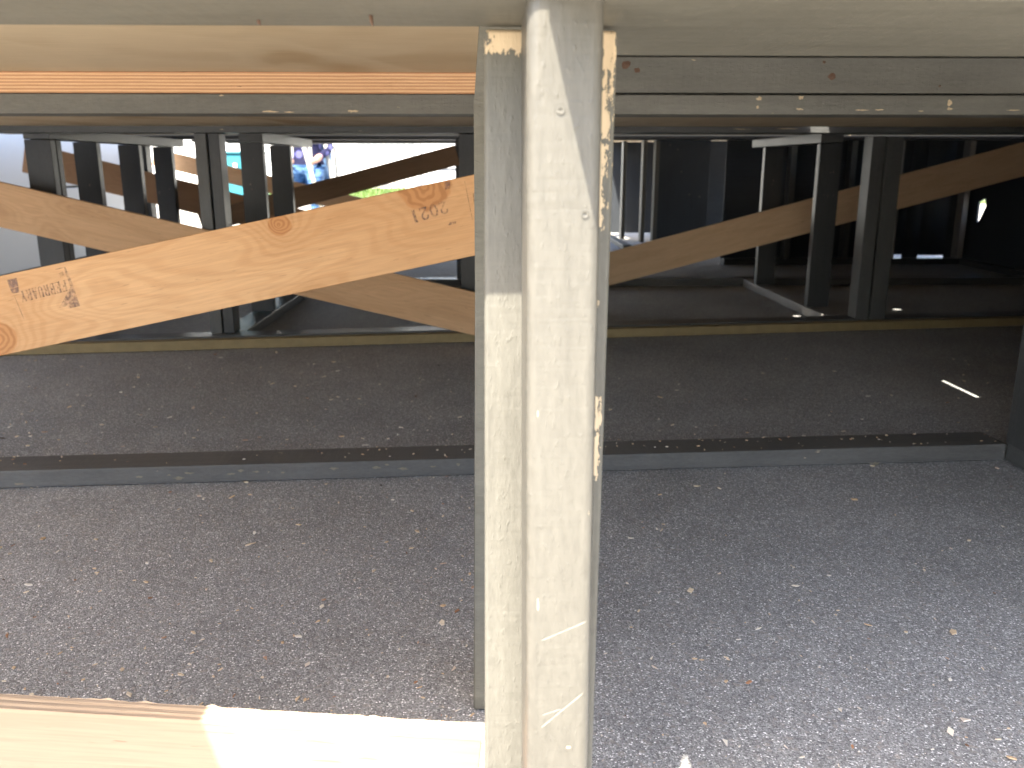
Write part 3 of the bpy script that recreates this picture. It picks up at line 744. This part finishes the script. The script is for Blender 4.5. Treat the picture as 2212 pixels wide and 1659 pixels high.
def lettering(name, text, start, step_, height, cellw, parent, depth=0.0004):
    """letters laid on the brace face; start, step and height are photograph vectors turned into board points"""
    o0 = onY(*start, YA); su = onY(start[0] + step_[0], start[1] + step_[1], YA) - o0; hv = onY(start[0] + height[0], start[1] + height[1], YA) - o0
    bm = bmesh.new(); ux = su.normalized(); H_ = hv.length; Wc = su.length * cellw; hz = hv.normalized()
    for i, ch in enumerate(text):
        for q, (pts, w_) in enumerate(GL[ch]):
            dd = depth + 0.00004 * q
            ribbon(bm, pts, w_ * 1.3, Wc, H_, lambda p, i=i, dd=dd: o0 + su * i + ux * p.x + hz * p.y + Vector((0, -dd, 0)))
    return link(name, mesh_from(bm, name), M['ink'], Matrix.Identity(4), parent)
lettering('date_stamp', 'FEBRUARY', (141, 604.5), (-12.6, 3.2), (6.2, 23.5), 0.86, brA)
lettering('date_stamp', '2021', (963, 432), (-20.8, 6.4), (8.2, 27.5), 0.88, brA)
# stamp's border block: two worn side bars
def quad(name, *pp):
    bm = bmesh.new(); bm.faces.new([bm.verts.new(onY(x_, y_, YA) + Vector((0, -0.0004, 0))) for x_, y_ in pp])
    link(name, mesh_from(bm, name), M['ink'], Matrix.Identity(4), brA)
for q_ in (((137, 577), (141, 577), (159, 618), (152, 618)), ((152, 619), (159, 619), (173, 661), (148, 667)), ((151, 622), (151.5, 640), (147, 660), (128, 665)),
           ((15, 605), (36, 600), (40, 618), (22, 624)), ((22, 625), (40, 619), (42, 632), (27, 634)), ((31, 640), (32.5, 640), (52, 688), (51, 689)),
           ((120, 581), (136, 577.3), (136.5, 579), (120.5, 583)), ((128, 590), (136, 586), (138, 594), (131, 599))):
    quad('stamp_border', *q_)
for q_ in (((1003, 391), (1004.5, 391), (1021, 474), (1020, 475)), ((960, 394), (972, 392), (972, 408), (961, 410)), ((972, 480), (986, 478), (984, 483), (968, 487)), ((1021, 418), (1026, 417), (1026, 440), (1024, 440))):
    quad('pencil_mark', *q_)

# ================================================================== OUTSIDE, seen through the open far end
# pale panelled wall at left
XW = -2.55
sh = frame('panelled_wall', (XW, 4.5, 0), 'pale metal panelled wall beyond the left studs', 'wall')
zrows = [0.0, 0.05, 0.485, 0.93, 1.37, 1.8, 2.3]
for z0, z1 in zip(zrows, zrows[1:]):
    for y0_, y1_ in ((0.6, 3.2), (3.2, 6.5)):
        block('panel', XW - 0.03, XW, y0_ + 0.003, y1_ - 0.003, z0 + 0.007, z1 - 0.005, M['white'], sh, 0.004)
block('backing', XW - 0.12, XW - 0.034, 0.55, 6.52, 0.002, 2.3, M['panel'], sh)
block('corner_trim', XW - 0.02, XW + 0.01, 6.502, 6.56, 0.003, 2.3, plain('blue_trim', (0.20, 0.33, 0.55), 0.5), sh)

# lawn
g = G('lawn_grass'); nn = g.noise(g.vec((1, 1, 1), g.pos), 9.0, 5)
lawn_m = g.done(g.ramp(nn, [(0.3, (0.05, 0.085, 0.018)), (0.7, (0.13, 0.19, 0.045))]), 0.8, 0.2)
random.seed(11)
bm = bmesh.new()
lz = 0.012
outline = [(-14, 15.5), (-6, 14.5), (2, 15.0), (9, 14.0), (9, 24), (-14, 24)]
bm.faces.new([bm.verts.new((x_, y_, lz)) for x_, y_ in outline])
for i in range(5000):
    x_, y_ = random.uniform(-9, 3), 14.8 + 9 * random.random() ** 1.5
    h_ = random.uniform(0.04, 0.13); t_ = random.uniform(0, 3.14); s_ = random.uniform(0.008, 0.02)
    dx, dy = s_ * math.cos(t_), s_ * math.sin(t_)
    bm.faces.new([bm.verts.new((x_ - dx, y_ - dy, lz)), bm.verts.new((x_ + dx, y_ + dy, lz)), bm.verts.new((x_ + random.uniform(-.03, .03), y_ + random.uniform(-.03, .03), lz + h_))])
tag(link('lawn', mesh_from(bm, 'lawn'), lawn_m, Matrix.Identity(4)), 'strip of sunlit green grass beyond the platform', 'grass', kind='stuff')

# white building far behind
wb = frame('white_building', (-6, 34, 0), 'overexposed white building far beyond the lawn', 'building')
block('wall', -40, 16, 34, 40, 0.002, 5.0, M['whitewall'], wb, 0.02)
block('base_course', -40, 16, 33.94, 33.995, 0.003, 0.3, M['whitewall'], wb, 0.01)
for i in range(9):
    block('window', -36 + 5.6 * i, -34.2 + 5.6 * i, 33.95, 33.99, 2.4, 3.8, M['grey'], wb, 0.01)
block('roof', -40.5, 16.5, 33.4, 40.5, 5.0, 5.3, M['grey'], wb, 0.02)
# grey scalloped canopy edge
cn = frame('canopy', (-4, 26, 0), 'grey canopy with a scalloped hanging edge beside the white building', 'canopy')
c0, c1 = onY(772, 318, 26), onY(892, 318, 26)
bm = bmesh.new(); N = 40; ztop = onY(830, 296, 26).z
rows = []
for i in range(N + 1):
    x_ = c0.x + (c1.x - c0.x) * i / N
    zl = onY(830, 317 + 4.5 * i / N, 26).z + 0.05 * math.sin(i * 0.75)
    rows.append([bm.verts.new((x_, 26 + 0.02 * math.sin(i * 1.5), ztop)), bm.verts.new((x_, 26 + 0.02 * math.sin(i * 1.5), zl)), bm.verts.new((x_, 26.02 + 0.02 * math.sin(i * 1.5), zl)), bm.verts.new((x_, 26.02 + 0.02 * math.sin(i * 1.5), ztop))])
for A_, B_ in zip(rows, rows[1:]):
    for q in range(4): bm.faces.new((A_[q], A_[(q + 1) % 4], B_[(q + 1) % 4], B_[q]))
link('valance', mesh_from(bm, 'valance'), M['grey'], Matrix.Identity(4), cn)
block('roof', c0.x - 0.05, c1.x + 0.05, 25.98, 29, ztop + 0.002, ztop + 0.06, M['grey'], cn)
for x_ in (c0.x, c1.x):
    for y_ in (26.1, 28.9): block('pole', x_ - 0.03, x_ + 0.03, y_, y_ + 0.06, 0.002, ztop, M['grey'], cn)

# teal bin
tealm = plain('teal_plastic', (0.03, 0.19, 0.23), 0.4, 0.05, 3)
b0, b1 = onY(484, 330, 9.5), onY(530, 330, 9.5)
tbn = frame('teal_tub', (b0.x, 9.5, 0), 'teal plastic tub with a pale rim in the background', 'tub')
ztb = onY(500, 326, 9.5).z
block('body', b0.x - 0.05, b1.x + 0.10, 9.5, 10.0, 0.003, ztb - 0.03, tealm, tbn, 0.03, 3)
block('rim', b0.x - 0.07, b1.x + 0.12, 9.48, 10.02, ztb - 0.028, ztb, tealm, tbn, 0.01, 2)
c = onY(508, 359, 9.47); block('latch', c.x - 0.02, c.x + 0.02, 9.46, 9.498, c.z - 0.03, c.z + 0.03, M['white'], tbn, 0.006)
# white storage box
b0, b1 = onY(931, 375, 7.6), onY(993, 375, 7.6)
wbx = frame('white_box', (b0.x, 7.6, 0), 'white plastic storage box behind the central post', 'box')
zbx = onY(960, 358, 7.6).z
block('body', b0.x, b1.x, 7.6, 8.0, 0.003, zbx - 0.03, M['white'], wbx, 0.02, 3)
block('lid', b0.x - 0.01, b1.x + 0.01, 7.59, 8.01, zbx - 0.029, zbx, M['white'], wbx, 0.008, 2)

# folding chair and seated person about nine metres off
YC = 9.0
pc = onY(668, 360, YC)
chm = plain('cream_tube', (0.34, 0.32, 0.26), 0.35, 0.05, 5)
bluem = plain('blue_fabric', (0.13, 0.22, 0.36), 0.85, 0.2, 30)
ch = frame('folding_chair', (pc.x, YC, 0), 'folding chair with cream tube legs and ribbed blue fabric', 'chair')
def tubes(name, paths, r, mat, parent, n=8):
    for pth in paths:
        bm = bmesh.new(); tube(bm, pth, r, n); link(name, mesh_from(bm, name, True), mat, Matrix.Identity(4), parent)
def at(px, py, Y): return tuple(onY(px, py, Y))
def down(p): return (p[0], p[1], 0.003)
e = onY(654, 309, 8.75); f_ = onY(680, 398, 8.75); gg = f_ + (f_ - e) * ((f_.z - 0.003) / (e.z - f_.z))
tubes('leg', [[tuple(e), tuple(gg)]], 0.021, chm, ch)
e2 = onY(669, 312, 8.95); f2 = onY(676, 398, 8.95); g2 = f2 + (f2 - e2) * ((f2.z - 0.003) / (e2.z - f2.z))
tubes('leg', [[tuple(e2), tuple(g2)]], 0.017, chm, ch)
e3 = onY(703, 312, 9.15); f3 = onY(716, 385, 9.15); g3_ = f3 + (f3 - e3) * ((f3.z - 0.003) / (e3.z - f3.z))
tubes('leg', [[tuple(e3), tuple(g3_)]], 0.02, chm, ch)
tubes('leg', [[(e3.x + 0.02, 9.55, e3.z), (g3_.x - 0.05, 9.55, 0.003)]], 0.018, chm, ch)
bm = bmesh.new()
x0, x1 = onY(694, 340, 9.35).x, onY(716, 340, 9.35).x; zt_, zb2 = onY(700, 300, 9.35).z, 0.25
N = 24; rows = []
for i in range(N + 1):
    x_ = x0 + (x1 - x0) * i / N; yy = 9.35 + 0.008 * math.sin(i * 1.9)
    rows.append([bm.verts.new((x_, yy, zb2)), bm.verts.new((x_, yy, zt_)), bm.verts.new((x_, yy + 0.012, zt_)), bm.verts.new((x_, yy + 0.012, zb2))])
for A_, B_ in zip(rows, rows[1:]):
    for q in range(4): bm.faces.new((A_[q], A_[(q + 1) % 4], B_[(q + 1) % 4], B_[q]))
link('side_fabric', mesh_from(bm, 'side_fabric', True), bluem, Matrix.Identity(4), ch)
xs0, xs1 = onY(612, 360, YC).x, onY(694, 360, YC).x
block('seat', xs0 - 0.02, xs1 + 0.04, 8.95, 9.45, 0.40, 0.425, bluem, ch, 0.008)
block('backrest', xs0, xs1, 9.50, 9.52, 0.5, 1.0, bluem, ch, 0.008)
for x_ in (xs0, xs1):
    tubes('back_tube', [[(x_, 9.45, 0.003), (x_, 9.53, 1.02)]], 0.015, chm, ch)

# person: one continuous body grown on a skeleton, seated facing us, clothing as colour regions
pcx = (xs0 + xs1) / 2
J = {'pelvis': ((pcx, 9.28, 0.52), .155), 'waist': ((pcx, 9.30, 0.70), .145), 'chest': ((pcx, 9.27, 0.93), .165), 'neck': ((pcx, 9.25, 1.12), .065), 'headb': ((pcx, 9.22, 1.20), .085), 'head': ((pcx, 9.21, 1.30), .095)}
for s, sg in (('l', -1), ('r', 1)):
    J['hip' + s] = ((pcx + sg * .10, 9.20, .515), .105); J['knee' + s] = ((pcx + sg * .15, 8.82, .50), .075); J['ankle' + s] = ((pcx + sg * .14, 8.86, .10), .05); J['toe' + s] = ((pcx + sg * .15, 8.68, .04), .038)
    J['sh' + s] = ((pcx + sg * .19, 9.26, 1.03), .06); J['el' + s] = ((pcx + sg * .25, 9.18, .77), .047); J['wr' + s] = ((pcx + sg * .13, 8.98, .66), .033); J['ha' + s] = ((pcx + sg * .08, 8.92, .645), .035)
names = list(J); idx = {n_: i for i, n_ in enumerate(names)}
E = [('pelvis', 'waist'), ('waist', 'chest'), ('chest', 'neck'), ('neck', 'headb'), ('headb', 'head')]
for s in 'lr': E += [('pelvis', 'hip' + s), ('hip' + s, 'knee' + s), ('knee' + s, 'ankle' + s), ('ankle' + s, 'toe' + s), ('chest', 'sh' + s), ('sh' + s, 'el' + s), ('el' + s, 'wr' + s), ('wr' + s, 'ha' + s)]
me = bpy.data.meshes.new('person')
base = Vector((pcx, 9.1, 0))
me.from_pydata([Vector(J[n_][0]) - base for n_ in names], [(idx[a_], idx[b_]) for a_, b_ in E], [])
po = bpy.data.objects.new('person', me); COL.objects.link(po); po.location = base
po.modifiers.new('skin', 'SKIN').use_smooth_shade = True
for n_, sv in zip(names, me.skin_vertices[0].data):
    r_ = J[n_][1]; sv.radius = (r_, r_ * (0.8 if n_ in ('chest', 'waist') else 1.0)); sv.use_root = (n_ == 'pelvis')
sb = po.modifiers.new('subdivision', 'SUBSURF'); sb.levels = 2; sb.render_levels = 2
g = G('clothed_body')
xyz = g.sep(g.obj)
nj = g.noise(g.vec((6, 6, 40), g.obj), 1.0, 3)
jeans = g.ramp(nj, [(0.38, (0.015, 0.05, 0.13)), (0.62, (0.10, 0.19, 0.32))])
fl = g.voro(g.vec((1, 1, 1), g.obj), 9.0)
top = g.mix(g.step(fl.outputs['Distance'], 0.42, 0.30), (0.010, 0.010, 0.035), (0.09, 0.09, 0.22))
skin = (0.50, 0.28, 0.19)
col = g.mix(g.step(xyz[2], 0.615, 0.625), jeans, top)
fore = g.mt('MULTIPLY', g.step(xyz[1], -0.06, -0.08), g.step(xyz[2], 0.60, 0.61))
col = g.mix(fore, col, skin); col = g.mix(g.step(xyz[2], 1.09, 1.10), col, skin)
col = g.mix(g.step(xyz[2], 0.085, 0.075), col, (0.5, 0.5, 0.48))
g.bump(nj, 0.6, 0.02)
me.materials.append(g.done(col, 0.8, 0.2))
tag(po, 'seated person in pale blue jeans and navy flowered top behind the frames', 'person')
WM[po.name] = Matrix.Translation(base)
hm = plain('dark_hair', (0.035, 0.022, 0.015), 0.5, 0.3, 40)
bm = bmesh.new(); bmesh.ops.create_icosphere(bm, subdivisions=3, radius=0.112)
for v in bm.verts:
    if v.co.y < -0.02 and v.co.z < 0.03: v.co *= 0.75
link('hair', mesh_from(bm, 'hair', True), hm, Matrix.Translation((pcx, 9.235, 1.335)), po)
for sg in (-1, 1):
    bm = bmesh.new(); bmesh.ops.create_icosphere(bm, subdivisions=2, radius=0.009)
    link('eye', mesh_from(bm, 'eye', True), hm, Matrix.Translation((pcx + sg * 0.032, 9.122, 1.30)), po)
bm = bmesh.new(); tube(bm, [(0, 0, 0.03), (0, -0.022, -0.012), (0, -0.004, -0.02)], [0.006, 0.013, 0.008]); 
link('nose', mesh_from(bm, 'nose', True), plain('skin', skin, 0.6, 0.1), Matrix.Translation((pcx, 9.118, 1.275)), po)
bm = bmesh.new(); tube(bm, [(-0.025, 0.004, 0), (0, -0.004, -0.002), (0.025, 0.004, 0)], [0.004, 0.006, 0.004])
link('mouth', mesh_from(bm, 'mouth', True), plain('lips', (0.35, 0.13, 0.11), 0.6, 0.1), Matrix.Translation((pcx, 9.13, 1.235)), po)

# ================================================================== WOOD CHIPS AND GRIT ON THE ASPHALT
def chip_mat():
    g = G('wood_chips')
    return g.done(g.ramp(g.island, [(0.0, (0.60, 0.42, 0.25)), (0.4, (0.68, 0.55, 0.38)), (0.75, (0.75, 0.70, 0.60)), (0.9, (0.42, 0.22, 0.12)), (1.0, (0.03, 0.03, 0.03))]), 0.8, 0.2)
random.seed(21)
bm = bmesh.new()
def chip(x_, y_, L_, W_, z=0.0015):
    t_ = random.uniform(0, math.pi); c_, s_ = math.cos(t_), math.sin(t_)
    n_ = random.choice((3, 4, 4, 5)); ph = random.random()
    pts = []
    for i in range(n_):
        a_ = 2 * math.pi * (i + ph + random.uniform(-.2, .2)) / n_
        pts.append((L_ / 2 * math.cos(a_), W_ / 2 * math.sin(a_)))
    tx, ty = random.uniform(-.25, .25), random.uniform(-.25, .25)
    lo, hi = [], []
    for (p_, q_) in pts:
        X_, Y_ = x_ + c_ * p_ - s_ * q_, y_ + s_ * p_ + c_ * q_
        zz = z + L_ * 0.15 + tx * p_ + ty * q_
        lo.append(bm.verts.new((X_, Y_, zz))); hi.append(bm.verts.new((X_, Y_, zz + min(0.0016, W_ * 0.4))))
    bm.faces.new(lo[::-1]); bm.faces.new(hi)
    for i in range(n_): bm.faces.new((lo[i], lo[(i + 1) % n_], hi[(i + 1) % n_], hi[i]))
for i in range(900):
    left = random.random() < 0.72
    px = random.uniform(-60, 1050) if left else random.uniform(1290, 2200)
    py = random.uniform(760, 1660) if random.random() < 0.75 else random.uniform(760, 1000)
    p = onZ(px, py)
    L_ = random.choice((0.003, 0.003, 0.004, 0.005, 0.006, 0.009)) * random.uniform(.8, 1.4)
    chip(p.x, p.y, L_ * (1 + 0.25 * (p.y - 0.8)), L_ * random.uniform(.25, .7))
for (px, py, L_) in ((993, 904, 0.014), (1568, 1477, 0.007), (645, 1380, 0.010), (355, 1382, 0.008), (205, 1232, 0.006), (980, 1450, 0.009), (1090, 1650, 0.006), (1425, 1072, 0.008), (1885, 1010, 0.012), (2088, 1615, 0.006), (700, 1300, 0.007), (410, 1440, 0.007), (835, 1175, 0.008), (550, 1155, 0.009), (430, 1075, 0.010), (68, 945, 0.014), (5, 950, 0.014), (72, 1010, 0.012), (1790, 1247, 0.007)):
    p = onZ(px, py); chip(p.x, p.y, L_, L_ * 0.6)
for i in range(140):      # chips lying on the second frame's bottom plate
    t_ = random.random(); p = ga + (gb - ga) * t_ + pn * random.uniform(-.038, .04)
    L_ = random.uniform(.003, .008); chip(p.x, p.y, L_, L_ * .5, 0.0385)
tag(link('wood_chips', mesh_from(bm, 'wood_chips'), chip_mat(), Matrix.Identity(4)), 'scattered pale wood chips and grit on the asphalt', 'wood chips', kind='stuff')
